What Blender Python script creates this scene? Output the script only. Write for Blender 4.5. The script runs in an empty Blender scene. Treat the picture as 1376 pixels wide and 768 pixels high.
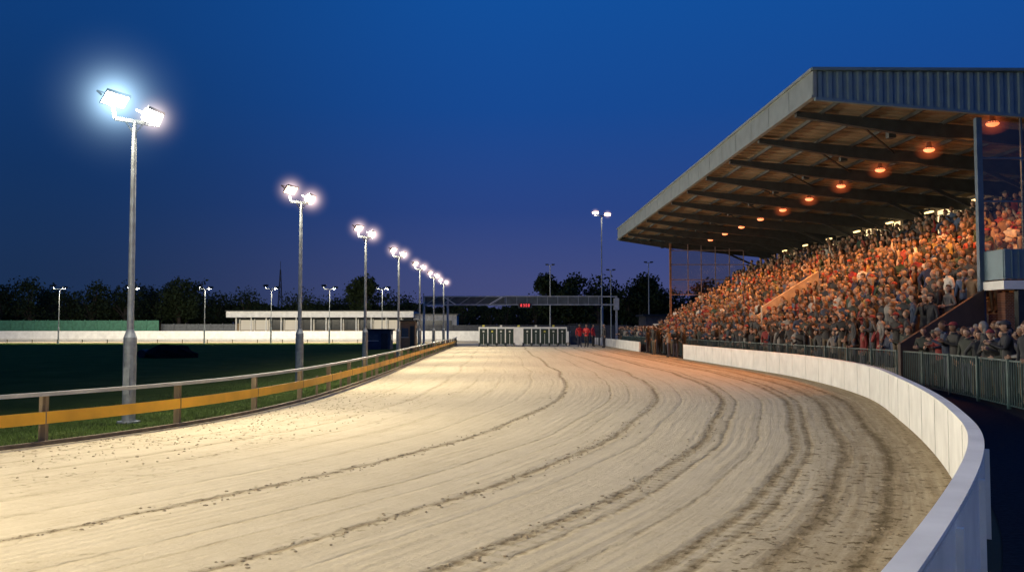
import bpy, bmesh, math, random
from mathutils import Vector, Matrix, noise
random.seed(7)
K=0.68
sc=bpy.context.scene
sc.view_settings.view_transform='Standard'; sc.view_settings.look='None'; sc.view_settings.exposure=0

# ------------------------------------------------------------------ helpers
def link(o,parent=None):
    sc.collection.objects.link(o)
    if parent: o.parent=parent
    return o
def empty(name,loc=(0,0,0),rotz=0):
    e=bpy.data.objects.new(name,None); e.empty_display_size=.3
    e.location=loc; e.rotation_euler=(0,0,rotz); return link(e)
class MB:
    def __init__(s,k=K,off=(0,0,0)):
        s.k=k; s.off=Vector(off); s.v=[]; s.f=[]; s.m=[]
    def add(s,vs,fs,mi=0):
        b=len(s.v)
        s.v+= [(Vector(v)-s.off)*s.k for v in vs]
        s.f+= [tuple(b+i for i in f) for f in fs]
        s.m+= [mi]*len(fs)
    def box(s,cx,cy,cz,sx,sy,sz,mi=0,rot=None):
        vs=[]
        for x in(-.5,.5):
            for y in(-.5,.5):
                for z in(-.5,.5):
                    p=Vector((x*sx,y*sy,z*sz))
                    if rot: p=rot@p
                    vs.append(p+Vector((cx,cy,cz)))
        s.add(vs,[(0,1,3,2),(4,6,7,5),(0,4,5,1),(2,3,7,6),(0,2,6,4),(1,5,7,3)],mi)
    def bar(s,a,b,w,h,mi=0):
        a=Vector(a);b=Vector(b);d=b-a;L=d.length
        if L<1e-6:return
        x=d.normalized(); up=Vector((0,0,1))
        if abs(x.z)>.98: up=Vector((0,1,0))
        y=up.cross(x).normalized(); z=x.cross(y)
        R=Matrix((x,y,z)).transposed()
        c=(a+b)/2
        s.box(c.x,c.y,c.z,L,w,h,mi,R)
    def tube(s,pts,rs,n=8,mi=0,cap=True):
        vs=[];fs=[]
        pts=[Vector(p) for p in pts]
        for i,p in enumerate(pts):
            d=(pts[min(i+1,len(pts)-1)]-pts[max(i-1,0)]).normalized()
            up=Vector((0,0,1)) if abs(d.z)<.9 else Vector((1,0,0))
            x=up.cross(d).normalized(); y=d.cross(x)
            for j in range(n):
                a=2*math.pi*j/n
                vs.append(p+(x*math.cos(a)+y*math.sin(a))*rs[i])
        for i in range(len(pts)-1):
            for j in range(n):
                fs.append((i*n+j,i*n+(j+1)%n,(i+1)*n+(j+1)%n,(i+1)*n+j))
        if cap:
            fs.append(tuple(range(n-1,-1,-1))); fs.append(tuple((len(pts)-1)*n+j for j in range(n)))
        s.add(vs,fs,mi)
    def strip(s,path,z0,z1,thick,mi=0,side=1):
        """wall following a 2D path; thickness offset to the given side"""
        n=len(path);vs=[]
        for i,p in enumerate(path):
            a=path[max(i-1,0)];b=path[min(i+1,n-1)]
            d=Vector((b[0]-a[0],b[1]-a[1])).normalized(); nr=Vector((d.y,-d.x))*side*thick
            for q in ((p[0],p[1]),(p[0]+nr.x,p[1]+nr.y)):
                vs.append((q[0],q[1],z0));vs.append((q[0],q[1],z1))
        fs=[]
        for i in range(n-1):
            a=i*4;b=a+4
            fs+=[(a,b,b+1,a+1),(a+2,a+3,b+3,b+2),(a+1,b+1,b+3,a+3),(a,a+2,b+2,b)]
        fs+=[(0,1,3,2),((n-1)*4,(n-1)*4+2,(n-1)*4+3,(n-1)*4+1)]
        s.add(vs,fs,mi)
    def sphere(s,c,r,mi=0,nu=10,nv=7,fn=None,keep=None):
        vs=[];fs=[]
        for i in range(nv+1):
            t=math.pi*i/nv
            for j in range(nu):
                a=2*math.pi*j/nu
                p=Vector((math.sin(t)*math.cos(a),math.sin(t)*math.sin(a),math.cos(t)))
                if fn:p=fn(p)
                vs.append(Vector((p.x*r[0]+c[0],p.y*r[1]+c[1],p.z*r[2]+c[2])))
        for i in range(nv):
            for j in range(nu):
                t=math.pi*(i+.5)/nv;a=2*math.pi*(j+.5)/nu
                q=Vector((math.sin(t)*math.cos(a),math.sin(t)*math.sin(a),math.cos(t)))
                if keep and not keep(q):continue
                fs.append((i*nu+j,(i+1)*nu+j,(i+1)*nu+(j+1)%nu,i*nu+(j+1)%nu))
        s.add(vs,fs,mi)
    def mesh(s,name,mats,smooth=False):
        me=bpy.data.meshes.new(name); me.from_pydata([tuple(v) for v in s.v],[],s.f)
        for m in mats: me.materials.append(m)
        me.polygons.foreach_set('material_index',s.m)
        if smooth: me.polygons.foreach_set('use_smooth',[True]*len(s.f))
        me.update(); return me
    def obj(s,name,mats,parent=None,smooth=False):
        return link(bpy.data.objects.new(name,s.mesh(name,mats,smooth)),parent)

def nodes(m):
    m.use_nodes=True; return m.node_tree.nodes,m.node_tree.links
def mat(name,col,rough=.6,metal=0,var=.25,scale=3,bump=.0,detail=6,stretch=None,coord='Object',spec=None):
    m=bpy.data.materials.new(name); N,L=nodes(m); b=N['Principled BSDF']
    b.inputs['Roughness'].default_value=rough; b.inputs['Metallic'].default_value=metal
    if spec is not None: b.inputs['Specular IOR Level'].default_value=spec
    tc=N.new('ShaderNodeTexCoord'); mp=N.new('ShaderNodeMapping'); L.new(tc.outputs[coord],mp.inputs[0])
    if stretch: mp.inputs['Scale'].default_value=stretch
    nz=N.new('ShaderNodeTexNoise'); nz.inputs['Scale'].default_value=scale; nz.inputs['Detail'].default_value=detail
    L.new(mp.outputs[0],nz.inputs['Vector'])
    r=N.new('ShaderNodeValToRGB'); e=r.color_ramp.elements
    e[0].position=.3;e[1].position=.7
    e[0].color=tuple(c*(1-var) for c in col)+(1,); e[1].color=tuple(min(1,c*(1+var)) for c in col)+(1,)
    L.new(nz.outputs['Fac'],r.inputs[0]); L.new(r.outputs[0],b.inputs['Base Color'])
    if bump:
        bp=N.new('ShaderNodeBump'); bp.inputs['Strength'].default_value=bump; bp.inputs['Distance'].default_value=.02
        L.new(nz.outputs['Fac'],bp.inputs['Height']); L.new(bp.outputs[0],b.inputs['Normal'])
    return m
def emis(name,col,st,sample=False):
    m=bpy.data.materials.new(name); N,L=nodes(m); b=N['Principled BSDF']
    b.inputs['Base Color'].default_value=(.5,.5,.5,1)
    b.inputs['Emission Color'].default_value=col+(1,); b.inputs['Emission Strength'].default_value=st
    try: m.cycles.emission_sampling='AUTO' if sample else 'NONE'
    except Exception: pass
    return m
def randmat(name,cols,mult,rough=.75):
    m=bpy.data.materials.new(name); N,L=nodes(m); b=N['Principled BSDF']; b.inputs['Roughness'].default_value=rough
    oi=N.new('ShaderNodeObjectInfo'); mu=N.new('ShaderNodeMath'); mu.operation='MULTIPLY'; mu.inputs[1].default_value=mult
    fr=N.new('ShaderNodeMath'); fr.operation='FRACT'
    L.new(oi.outputs['Random'],mu.inputs[0]); L.new(mu.outputs[0],fr.inputs[0])
    r=N.new('ShaderNodeValToRGB'); r.color_ramp.interpolation='CONSTANT'; e=r.color_ramp.elements
    while len(e)<len(cols): e.new(.5)
    for i,c in enumerate(cols): e[i].position=i/len(cols); e[i].color=tuple(c)+(1,)
    L.new(fr.outputs[0],r.inputs[0])
    nz=N.new('ShaderNodeTexNoise'); nz.inputs['Scale'].default_value=9
    mx=N.new('ShaderNodeMix'); mx.data_type='RGBA'; mx.blend_type='MULTIPLY'; mx.inputs['Factor'].default_value=.5
    L.new(r.outputs[0],mx.inputs['A']); L.new(nz.outputs['Fac'],mx.inputs['B']); L.new(mx.outputs['Result'],b.inputs['Base Color'])
    return m

galv=mat('galvanised_steel',(.34,.37,.38),.5,.6,.25,8)
white=mat('white_paint',(.80,.80,.77),.5,0,.11,2.2,.15)
whiteblue=mat('white_panel_back',(.80,.76,.68),.6,0,.15,2)
dark=mat('dark_steel',(.03,.035,.04),.5,.3)
black=mat('black_rubber',(.012,.012,.014),.7)
wood=mat('weathered_wood',(.20,.15,.09),.8,0,.35,6,.4,stretch=(1,1,.15))
yellow=mat('yellow_board',(.78,.40,.02),.55,0,.2,1.5)
railgrey=mat('rail_grey',(.42,.42,.38),.5,.1,.2,3)
teal=mat('teal_paint',(.045,.09,.095),.45,.1,.2,5)
asphalt=mat('asphalt',(.022,.024,.03),.9,0,.3,18,.4,spec=.1)
concrete=mat('concrete',(.20,.18,.16),.85,0,.25,3,.2)
roofgrey=mat('roof_fascia_grey',(.17,.205,.215),.5,.1,.14,2)
cladblue=mat('corrugated_cladding',(.11,.18,.23),.5,.2,.12,2)
soffit=mat('soffit_sheet',(.21,.165,.11),.8,0,.3,1.2)
beamm=mat('roof_beam',(.035,.04,.045),.6,.2)
brownwall=mat('back_wall',(.34,.26,.17),.8,0,.2,3)
leaf=mat('foliage',(.028,.042,.02),.9,0,.5,1.5,spec=.05)
bark=mat('bark',(.05,.04,.03),.9)

def brickmat():
    m=bpy.data.materials.new('brick'); N,L=nodes(m); b=N['Principled BSDF']; b.inputs['Roughness'].default_value=.9
    tc=N.new('ShaderNodeTexCoord'); mp=N.new('ShaderNodeMapping'); mp.inputs['Rotation'].default_value=(math.radians(90),0,0)
    br=N.new('ShaderNodeTexBrick'); br.inputs['Scale'].default_value=5
    br.inputs['Color1'].default_value=(.24,.09,.05,1); br.inputs['Color2'].default_value=(.16,.06,.04,1); br.inputs['Mortar'].default_value=(.28,.25,.22,1)
    L.new(tc.outputs['Object'],mp.inputs[0]); L.new(mp.outputs[0],br.inputs['Vector']); L.new(br.outputs['Color'],b.inputs['Base Color'])
    return m
brick=brickmat()
def glassmat(name,tint,op=.25):
    m=bpy.data.materials.new(name); N,L=nodes(m); out=N['Material Output']
    N.remove(N['Principled BSDF'])
    t=N.new('ShaderNodeBsdfTransparent'); t.inputs[0].default_value=tint+(1,)
    g=N.new('ShaderNodeBsdfGlossy'); g.inputs['Roughness'].default_value=.12; g.inputs[0].default_value=(.8,.72,.66,1)
    nz=N.new('ShaderNodeTexNoise'); nz.inputs['Scale'].default_value=1.5
    mr=N.new('ShaderNodeMapRange'); mr.inputs[3].default_value=op*.5; mr.inputs[4].default_value=op*1.5
    mx=N.new('ShaderNodeMixShader'); L.new(nz.outputs['Fac'],mr.inputs[0]); L.new(mr.outputs[0],mx.inputs[0])
    L.new(t.outputs[0],mx.inputs[1]); L.new(g.outputs[0],mx.inputs[2]); L.new(mx.outputs[0],out.inputs[0])
    return m
glass=glassmat('screen_glass',(.78,.72,.64),.10)

# ------------------------------------------------------------------ sky (world)
w=bpy.data.worlds.new('World'); sc.world=w; w.use_nodes=True
N=w.node_tree.nodes;L=w.node_tree.links; bg=N['Background']
tc=N.new('ShaderNodeTexCoord'); sp=N.new('ShaderNodeSeparateXYZ'); L.new(tc.outputs['Generated'],sp.inputs[0])
def ramp(stops):
    r=N.new('ShaderNodeValToRGB'); e=r.color_ramp.elements
    while len(e)<len(stops): e.new(.5)
    for i,(p,c) in enumerate(stops): e[i].position=p; e[i].color=c+(1,)
    return r
r1=ramp([(0,(.064,.076,.185)),(.05,(.050,.067,.20)),(.13,(.020,.054,.225)),(.24,(.007,.063,.28)),(.40,(.004,.080,.34)),(1,(.002,.045,.22))])
r2=ramp([(0,(.010,.028,.078)),(.06,(.008,.028,.088)),(.16,(.005,.031,.118)),(.30,(.004,.043,.18)),(.5,(.003,.05,.22)),(1,(.002,.04,.18))])
L.new(sp.outputs['Z'],r1.inputs[0]);L.new(sp.outputs['Z'],r2.inputs[0])
mr=N.new('ShaderNodeMapRange'); mr.interpolation_type='SMOOTHSTEP'
mr.inputs[1].default_value=-.50; mr.inputs[2].default_value=.02; L.new(sp.outputs['X'],mr.inputs[0])
mx=N.new('ShaderNodeMix'); mx.data_type='RGBA'
L.new(mr.outputs[0],mx.inputs['Factor']); L.new(r2.outputs[0],mx.inputs['A']); L.new(r1.outputs[0],mx.inputs['B'])
sky=N.new('ShaderNodeTexSky'); sky.sky_type='NISHITA'; sky.sun_disc=False
sky.sun_elevation=math.radians(-4); sky.sun_rotation=math.radians(20)
sm=N.new('ShaderNodeVectorMath'); sm.operation='SCALE'; sm.inputs['Scale'].default_value=.02; L.new(sky.outputs[0],sm.inputs[0])
ad=N.new('ShaderNodeVectorMath'); ad.operation='ADD'; L.new(mx.outputs['Result'],ad.inputs[0]); L.new(sm.outputs[0],ad.inputs[1])
L.new(ad.outputs[0],bg.inputs['Color']); bg.inputs['Strength'].default_value=1.0

# ------------------------------------------------------------------ track curves
I=[(-40,4),(-28,7.5),(-20,9.5),(-14,13),(-10.4,18),(-8.4,22.4),(-7.4,27),(-6.9,33.5),(-6.8,45),(-7.0,60),(-7.4,90),(-7.9,128),(-10,139),(-16,142),(-40,142),(-140,142),(-190,142)]
O=[(-20,-20),(-12,-12),(-7,-6),(-1.0,.6),(4.55,9),(7.35,15.0),(10.3,23.6),(12.9,33),(14.3,45),(14.1,60),(13.2,90),(12.3,135),(8,155),(-6,166),(-40,168),(-140,168),(-190,168)]
def cr(p0,p1,p2,p3,t):
    return tuple(.5*((2*b)+(-a+c)*t+(2*a-5*b+4*c-d)*t*t+(-a+3*b-3*c+d)*t**3) for a,b,c,d in zip(p0,p1,p2,p3))
def spline(P,n=20):
    o=[]
    for i in range(1,len(P)-2):
        for k in range(n): o.append(cr(P[i-1],P[i],P[i+1],P[i+2],k/n))
    o.append(P[-2]); return o
Is=spline(I);Os=spline(O)
def resample(p,step):
    out=[p[0]];acc=0
    for a,b in zip(p,p[1:]):
        a=Vector(a);b=Vector(b);d=(b-a).length
        if d==0: continue
        t=step-acc
        while t<=d:
            out.append(tuple(a+(b-a)*t/d)); t+=step
        acc=(acc+d)%step
    return out
NU=24
vs=[];fs=[];uv=[];v=0;pc=None
for a,b in zip(Is,Os):
    c=((a[0]+b[0])/2,(a[1]+b[1])/2)
    if pc: v+=math.hypot(c[0]-pc[0],c[1]-pc[1])
    pc=c
    for j in range(NU+1):
        t=j/NU; vs.append(((a[0]*(1-t)+b[0]*t)*K,(a[1]*(1-t)+b[1]*t)*K,.012)); uv.append((t,v*K))
n=NU+1
for i in range(len(Is)-1):
    for j in range(NU): fs.append((i*n+j,i*n+j+1,(i+1)*n+j+1,(i+1)*n+j))
me=bpy.data.meshes.new('sand_track'); me.from_pydata(vs,[],fs); ul=me.uv_layers.new(name='UVMap')
for lp in me.loops: ul.data[lp.index].uv=uv[lp.vertex_index]
# sand material
m=bpy.data.materials.new('sand'); N,L=nodes(m); B=N['Principled BSDF']; B.inputs['Roughness'].default_value=.95; B.inputs['Specular IOR Level'].default_value=.1
tc=N.new('ShaderNodeTexCoord'); sx=N.new('ShaderNodeSeparateXYZ'); L.new(tc.outputs['UV'],sx.inputs[0])
def M(op,a,b=None,c=None):
    x=N.new('ShaderNodeMath'); x.operation=op
    for i,q in enumerate((a,b,c)):
        if q is None: continue
        if isinstance(q,(int,float)): x.inputs[i].default_value=q
        else: L.new(q,x.inputs[i])
    return x.outputs[0]
def nz(vec,sc_,det=5,ro=.55):
    x=N.new('ShaderNodeTexNoise'); x.inputs['Scale'].default_value=sc_; x.inputs['Detail'].default_value=det; x.inputs['Roughness'].default_value=ro
    L.new(vec,x.inputs['Vector']); return x.outputs['Fac']
def comb(x,y,z=0.0):
    c=N.new('ShaderNodeCombineXYZ')
    for i,q in enumerate((x,y,z)):
        if isinstance(q,(int,float)): c.inputs[i].default_value=q
        else: L.new(q,c.inputs[i])
    return c.outputs[0]
def cramp(fac,stops):
    r=N.new('ShaderNodeValToRGB'); e=r.color_ramp.elements
    while len(e)<len(stops): e.new(.5)
    for i,(p,c) in enumerate(stops):
        e[i].position=p; e[i].color=(c,c,c,1) if isinstance(c,(int,float)) else c+(1,)
    L.new(fac,r.inputs[0]); return r.outputs[0]
U=sx.outputs[0];V=sx.outputs[1]; OB=tc.outputs['Object']
wob=nz(comb(0.0,M('MULTIPLY',V,.10)),1.0,2)
wob2=nz(comb(M('MULTIPLY',U,14),M('MULTIPLY',V,2.2)),1.0,5,.65)
Ud=M('ADD',M('ADD',U,M('MULTIPLY',M('SUBTRACT',wob,.5),.05)),M('MULTIPLY',M('SUBTRACT',wob2,.5),.010))
def rutramp(ruts):
    st=[(0,0.0)]
    for r,wd,a in ruts: st+= [(r-wd,0.0),(r,a),(r+wd,0.0)]
    return cramp(Ud,st)
rA=rutramp([(.18,.006,.6),(.30,.004,.45),(.445,.007,1),(.62,.007,1),(.665,.004,.5),(.735,.007,1),(.80,.004,.6),(.845,.007,1)])
rB=rutramp([(.10,.005,.55),(.245,.004,.4),(.37,.004,.55),(.535,.004,.6),(.57,.003,.4),(.757,.004,.8),(.862,.005,.9),(.90,.010,.8),(.945,.010,.9)])
patch=cramp(nz(comb(M('MULTIPLY',U,70),M('MULTIPLY',V,3.0)),1.0,7,.75),[(.38,.15),(.58,1.0)])
ruts=M('MULTIPLY',M('MAXIMUM',rA,rB),patch)
# fine rake lines
rk=M('SINE',M('MULTIPLY',Ud,520.0)); rk2=M('SINE',M('MULTIPLY',Ud,233.0))
rkm=cramp(nz(comb(M('MULTIPLY',U,12),M('MULTIPLY',V,.35)),1.0,5,.65),[(.42,0.0),(.62,1.0)])
rake=M('MULTIPLY',M('ADD',M('MULTIPLY',rk,.6),M('MULTIPLY',rk2,.4)),rkm)
# tyre tread blocks inside the outer wheel lines
tread=M('MULTIPLY',M('MULTIPLY',M('GREATER_THAN',M('SINE',M('MULTIPLY',V,42.0)),0.0),cramp(Ud,[(.70,0.0),(.728,0.0),(.732,1.0),(.762,1.0),(.766,0.0),(.838,0.0),(.842,1.0),(.868,1.0),(.872,0.0)])),patch)
streak=nz(comb(M('MULTIPLY',U,170),M('MULTIPLY',V,.5)),1.0,7,.7)
streak2=nz(comb(M('MULTIPLY',U,28),M('MULTIPLY',V,.15)),1.0,4)
grain=nz(OB,26,8,.8); mid=nz(OB,2.2,8,.72)
clod=cramp(nz(OB,9,6,.75),[(.56,0.0),(.63,1.0)])
cmask=cramp(nz(comb(M('MULTIPLY',U,9),M('MULTIPLY',V,.45)),1.0,4,.6),[(.45,0.0),(.60,1.0)])
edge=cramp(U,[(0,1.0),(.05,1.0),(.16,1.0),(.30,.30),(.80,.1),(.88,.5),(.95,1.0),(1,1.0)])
rutnear=cramp(Ud,[(0,0.0),(.425,0.0),(.445,1.0),(.46,0.0),(.60,0.0),(.62,1.0),(.635,0.0),(.72,0.0),(.735,.9),(.75,0.0),(.82,.0),(.86,.8),(1,.8)])
clods=M('MULTIPLY',clod,M('MAXIMUM',rutnear,M('MULTIPLY',edge,cmask)))
hoof=N.new('ShaderNodeTexVoronoi'); hoof.inputs['Scale'].default_value=3.2; L.new(OB,hoof.inputs['Vector'])
hf=cramp(hoof.outputs['Distance'],[(.05,1.0),(.22,0.0)])
hf=M('MULTIPLY',hf,cramp(mid,[(.5,0.0),(.6,1.0)]))
dk=M('ADD',M('MULTIPLY',ruts,.60),M('MULTIPLY',clods,.65))
dk=M('ADD',dk,M('MULTIPLY',hf,.14))
dk=M('ADD',dk,M('MULTIPLY',rake,.07))
dk=M('ADD',dk,M('MULTIPLY',tread,.16))
dk=M('ADD',dk,M('MULTIPLY',M('SUBTRACT',streak,.5),.60))
dk=M('ADD',dk,M('MULTIPLY',M('SUBTRACT',streak2,.5),.40))
dk=M('ADD',dk,M('MULTIPLY',M('SUBTRACT',grain,.5),.60))
dk=M('ADD',dk,M('MULTIPLY',M('SUBTRACT',mid,.5),.50))
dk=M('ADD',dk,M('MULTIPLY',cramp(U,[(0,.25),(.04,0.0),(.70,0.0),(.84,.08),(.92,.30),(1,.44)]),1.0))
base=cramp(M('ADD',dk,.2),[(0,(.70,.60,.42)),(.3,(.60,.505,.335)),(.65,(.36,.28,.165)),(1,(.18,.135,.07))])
L.new(base,B.inputs['Base Color'])
h=M('ADD',M('MULTIPLY',ruts,-.8),M('MULTIPLY',clods,.6))
h=M('ADD',h,M('MULTIPLY',rake,.12)); h=M('ADD',h,M('MULTIPLY',tread,-.25))
h=M('ADD',h,M('MULTIPLY',streak,.38)); h=M('ADD',h,M('MULTIPLY',mid,.6)); h=M('ADD',h,M('MULTIPLY',grain,.3)); h=M('ADD',h,M('MULTIPLY',hf,-.25))
bp=N.new('ShaderNodeBump'); bp.inputs['Strength'].default_value=.85; bp.inputs['Distance'].default_value=.04
L.new(h,bp.inputs['Height']); L.new(bp.outputs[0],B.inputs['Normal'])
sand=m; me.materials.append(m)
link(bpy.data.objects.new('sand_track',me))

# small clods lying on the track
mb=MB()
for _ in range(2600):
    i=random.randint(30,len(Is)-160); t=random.choice([random.uniform(.01,.24),random.uniform(.01,.14),random.uniform(.86,.99),random.gauss(.445,.008),random.gauss(.62,.008),random.gauss(.735,.008)])
    t=min(.99,max(.01,t)); f=random.random()
    a=Vector(Is[i]).lerp(Vector(Is[i+1]),f);b=Vector(Os[i]).lerp(Vector(Os[i+1]),f)
    p=a.lerp(b,t); r=random.uniform(.006,.022)
    mb.sphere((p.x,p.y,.018+r*.3),(r*random.uniform(.8,1.8),r*random.uniform(.8,1.8),r*.6),0,5,3,fn=lambda q:q*(1+random.uniform(-.25,.25)))
mb.obj('sand_clods',[mat('clod_sand',(.38,.30,.19),.95,0,.3,9)])

# ground and infield
def ground(name,pts,z,mt):
    me=bpy.data.meshes.new(name); me.from_pydata([(x*K,y*K,z) for x,y in pts],[],[tuple(range(len(pts)))]); me.materials.append(mt)
    return link(bpy.data.objects.new(name,me))
dirt=mat('distant_ground',(.03,.035,.02),.95,0,.4,.3)
ground('ground',[(-900,-300),(900,-300),(900,1300),(-900,1300)],-.006,dirt)
gm=bpy.data.materials.new('grass'); N,L=nodes(gm); B=N['Principled BSDF']; B.inputs['Roughness'].default_value=1; B.inputs['Specular IOR Level'].default_value=.05
tc=N.new('ShaderNodeTexCoord'); OB=tc.outputs['Object']
L.new(cramp(M('ADD',M('MULTIPLY',nz(OB,40,6,.8),.6),M('MULTIPLY',nz(OB,.6,4),.45)),[(.3,(.028,.056,.010)),(.55,(.065,.11,.020)),(.75,(.14,.16,.045))]),B.inputs['Base Color'])
bp=N.new('ShaderNodeBump'); bp.inputs['Strength'].default_value=1; bp.inputs['Distance'].default_value=.05; L.new(nz(OB,55,5,.8),bp.inputs['Height']); L.new(bp.outputs[0],B.inputs['Normal'])
ground('infield_grass',[(p[0],p[1]) for p in Is]+[(-190,4)],.004,gm)
apr=[(p[0]+.35,p[1]) for p in Os if p[1]<134]+[(60,134),(60,-30),(-12,-30)]
ground('asphalt_apron',apr,.002,asphalt)
# grass blades near the inner rail
mb=MB()
for _ in range(30000):
    i=random.randint(50,190); f=random.random()
    p=Vector(Is[i]).lerp(Vector(Is[i+1]),f); q=Vector(Os[i]).lerp(Vector(Os[i+1]),f); d=(p-q).normalized()
    o=random.uniform(.12,1)**1.6*6.0
    p=p+d*(o+.15); hgt=random.uniform(.03,.09)*(1.9 if o<.5 else 1); a=random.uniform(0,6.28); wx=.012*math.cos(a);wy=.012*math.sin(a)
    mb.add([(p.x-wx,p.y-wy,0),(p.x+wx,p.y+wy,0),(p.x+random.uniform(-.04,.04),p.y+random.uniform(-.04,.04),hgt)],[(0,1,2)])
mb.obj('grass_tufts',[mat('grass_blades',(.075,.12,.024),.8,0,.6,1)])
# timber edging
mb=MB(); mb.strip(Is,-.02,.10,.10,0,-1); mb.obj('timber_track_edging',[wood])

# ------------------------------------------------------------------ inner running rail
fencepath=[]
for a,b in zip(Is,Os):
    a=Vector(a);b=Vector(b);d=(a-b).normalized(); q=a+d*.12
    if q.y<134 and q.x>-30: fencepath.append((q.x,q.y))
dense=resample(fencepath,.5)[6:]
mb=MB()
posts=resample(dense,1.95)
for k,p in enumerate(posts):
    if k%2==0:
        mb.box(p[0]-.05,p[1]+.02,.54,.14,.14,1.10,0)
    elif p[1]>30: mb.box(p[0],p[1],.38,.07,.09,.76,0)
mb.strip(dense,1.05,1.13,.11,1,1)
def shift(path,dd):
    o=[]
    for i,p in enumerate(path):
        a=path[max(i-1,0)];b=path[min(i+1,len(path)-1)];d=Vector((b[0]-a[0],b[1]-a[1])).normalized()
        o.append((p[0]+d.y*dd,p[1]-d.x*dd))
    return o
yp=shift(dense,.085)
mb.strip(yp,.47,.72,.035,2,1)
yj=resample(yp,3.9)
for i,p in enumerate(yj[:-1]):
    q=yj[i+1]; d=(Vector(q)-Vector(p)).normalized()
    mb.box(p[0]+d.y*.04,p[1]-d.x*.04,.595,.02,.012,.252,0,Matrix.Rotation(math.atan2(d.y,d.x),3,'Z'))
mb.obj('running_rail_fence',[wood,railgrey,yellow])

# ------------------------------------------------------------------ outer walls
def white_wall(path,h,name='white_perimeter_wall'):
    mb=MB(); d=resample(path,.4)
    mb.strip(d,0,h,.13,0,1)
    mb.strip(shift(d,-.02),h,h+.035,.17,0,1)
    jn=resample(shift(d,-.004),2.4)
    for i,p in enumerate(jn[1:-1]):
        q=jn[i+2]; dd=(Vector(q)-Vector(p)).normalized(); R=Matrix.Rotation(math.atan2(dd.y,dd.x),3,'Z')
        mb.box(p[0],p[1],h/2,.010,.012,h-.02,1,R)
        o=(p[0]+dd.y*.17,p[1]-dd.x*.17); mb.box(o[0],o[1],h*.47,.08,.07,h*.94,2,R)
    mb.strip(shift(d,.137),.03,h-.03,.012,2,1)
    return mb.obj(name,[white,mat('wall_joint',(.60,.60,.58),.7),whiteblue])
w1=[p for p in Os if p[1]<72 and p[0]>-14]
white_wall(w1,1.12)
w2=[p for p in Os if 90<p[1]<=136 and p[0]>0]
white_wall(w2,1.0)
far=[p for p in Os if p[1]>147 and p[0]<10 and p[0]>-170]
white_wall(far,1.85)
inner_far=[p for p in Is if p[1]>135 and p[0]>-170]
mb=MB(); mb.strip(resample(inner_far,2),.55,.65,.1,0,-1)
for p in resample(inner_far,4): mb.box(p[0],p[1],.3,.1,.1,.6,0)
mb.obj('inner_rail_far_bend',[wood])

# ------------------------------------------------------------------ teal crowd railing
rp=spline([(11,12),(13.2,19),(15,26),(16.4,34),(16.9,42),(16.4,57),(15.4,75),(14.3,92),(13.6,110),(13,118)],12)
mb=MB(); fine=resample(rp,.21)
for p in fine: mb.box(p[0],p[1],.78,.028,.028,1.36,0)
for p in resample(rp,2.9): mb.box(p[0],p[1],.77,.09,.09,1.54,0)
mb.strip(rp,1.46,1.51,.05,0,1); mb.strip(rp,.10,.14,.05,0,1)
mb.obj('teal_crowd_railing',[teal])

# ------------------------------------------------------------------ floodlight masts
flood_em=emis('lamp_glass_lit',(1,.93,.82),60)
flood_warm=emis('lamp_glass_warm',(1,.62,.42),14)
def halo_mat(name,col,terms,R):  # self-glowing volume imitating lamp glare; scatters no light
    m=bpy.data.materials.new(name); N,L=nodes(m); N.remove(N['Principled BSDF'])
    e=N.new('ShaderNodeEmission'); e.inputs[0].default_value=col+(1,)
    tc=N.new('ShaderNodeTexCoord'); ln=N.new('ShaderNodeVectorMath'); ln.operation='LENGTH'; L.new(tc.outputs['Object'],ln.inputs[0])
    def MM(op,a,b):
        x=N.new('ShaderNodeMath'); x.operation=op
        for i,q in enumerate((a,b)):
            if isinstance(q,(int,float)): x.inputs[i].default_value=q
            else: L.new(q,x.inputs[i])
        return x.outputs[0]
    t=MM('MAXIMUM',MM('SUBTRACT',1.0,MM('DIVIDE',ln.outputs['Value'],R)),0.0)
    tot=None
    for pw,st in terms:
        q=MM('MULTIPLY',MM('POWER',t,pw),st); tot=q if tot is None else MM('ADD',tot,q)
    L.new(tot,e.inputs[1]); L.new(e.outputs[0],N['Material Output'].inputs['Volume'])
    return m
haloA=halo_mat('emissive_halo',(.50,.78,1.0),[(3.2,.36),(9,7)],1.7)
haloC=halo_mat('emissive_halo_warm',(1.0,.80,.74),[(3,.6),(7,11)],.75)
haloB=halo_mat('emissive_halo_faint',(1.0,.72,.66),[(2.5,1.0),(6,12)],.66)
def flood_head(mb,c,nrm,w,h,gm):
    z=-Vector(nrm).normalized(); x=Vector((0,0,1)).cross(z).normalized(); y=z.cross(x)
    c=Vector(c)
    def P(a,b,d): return c+x*a+y*b+z*d
    f=[P(-w/2,-h/2,0),P(w/2,-h/2,0),P(w/2,h/2,0),P(-w/2,h/2,0)]
    k=[P(-w*.32,-h*.32,.18),P(w*.32,-h*.32,.18),P(w*.32,h*.32,.18),P(-w*.32,h*.32,.18)]
    mb.add(f+k,[(0,1,5,4),(1,2,6,5),(2,3,7,6),(3,0,4,7),(4,5,6,7)],1)
    g=[P(-w*.47,-h*.46,.01),P(w*.47,-h*.46,.01),P(w*.47,h*.46,.01),P(-w*.47,h*.46,.01)]
    mb.add(g,[(3,2,1,0)],gm)
    for a,b in ((0,1),(1,2),(2,3),(3,0)): mb.bar(f[a],f[b],.025,.03,1)
    mb.bar(P(-w*.5,h*.5,0),P(w*.5,h*.5,0),.03,.08,1)
    for s_ in(-1,1): mb.bar(P(s_*w*.53,0,.06),P(s_*w*.53,.0,.26),.03,.05,1)
    mb.bar(P(-w*.53,0,.26),P(w*.53,0,.26),.05,.03,1)
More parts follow.
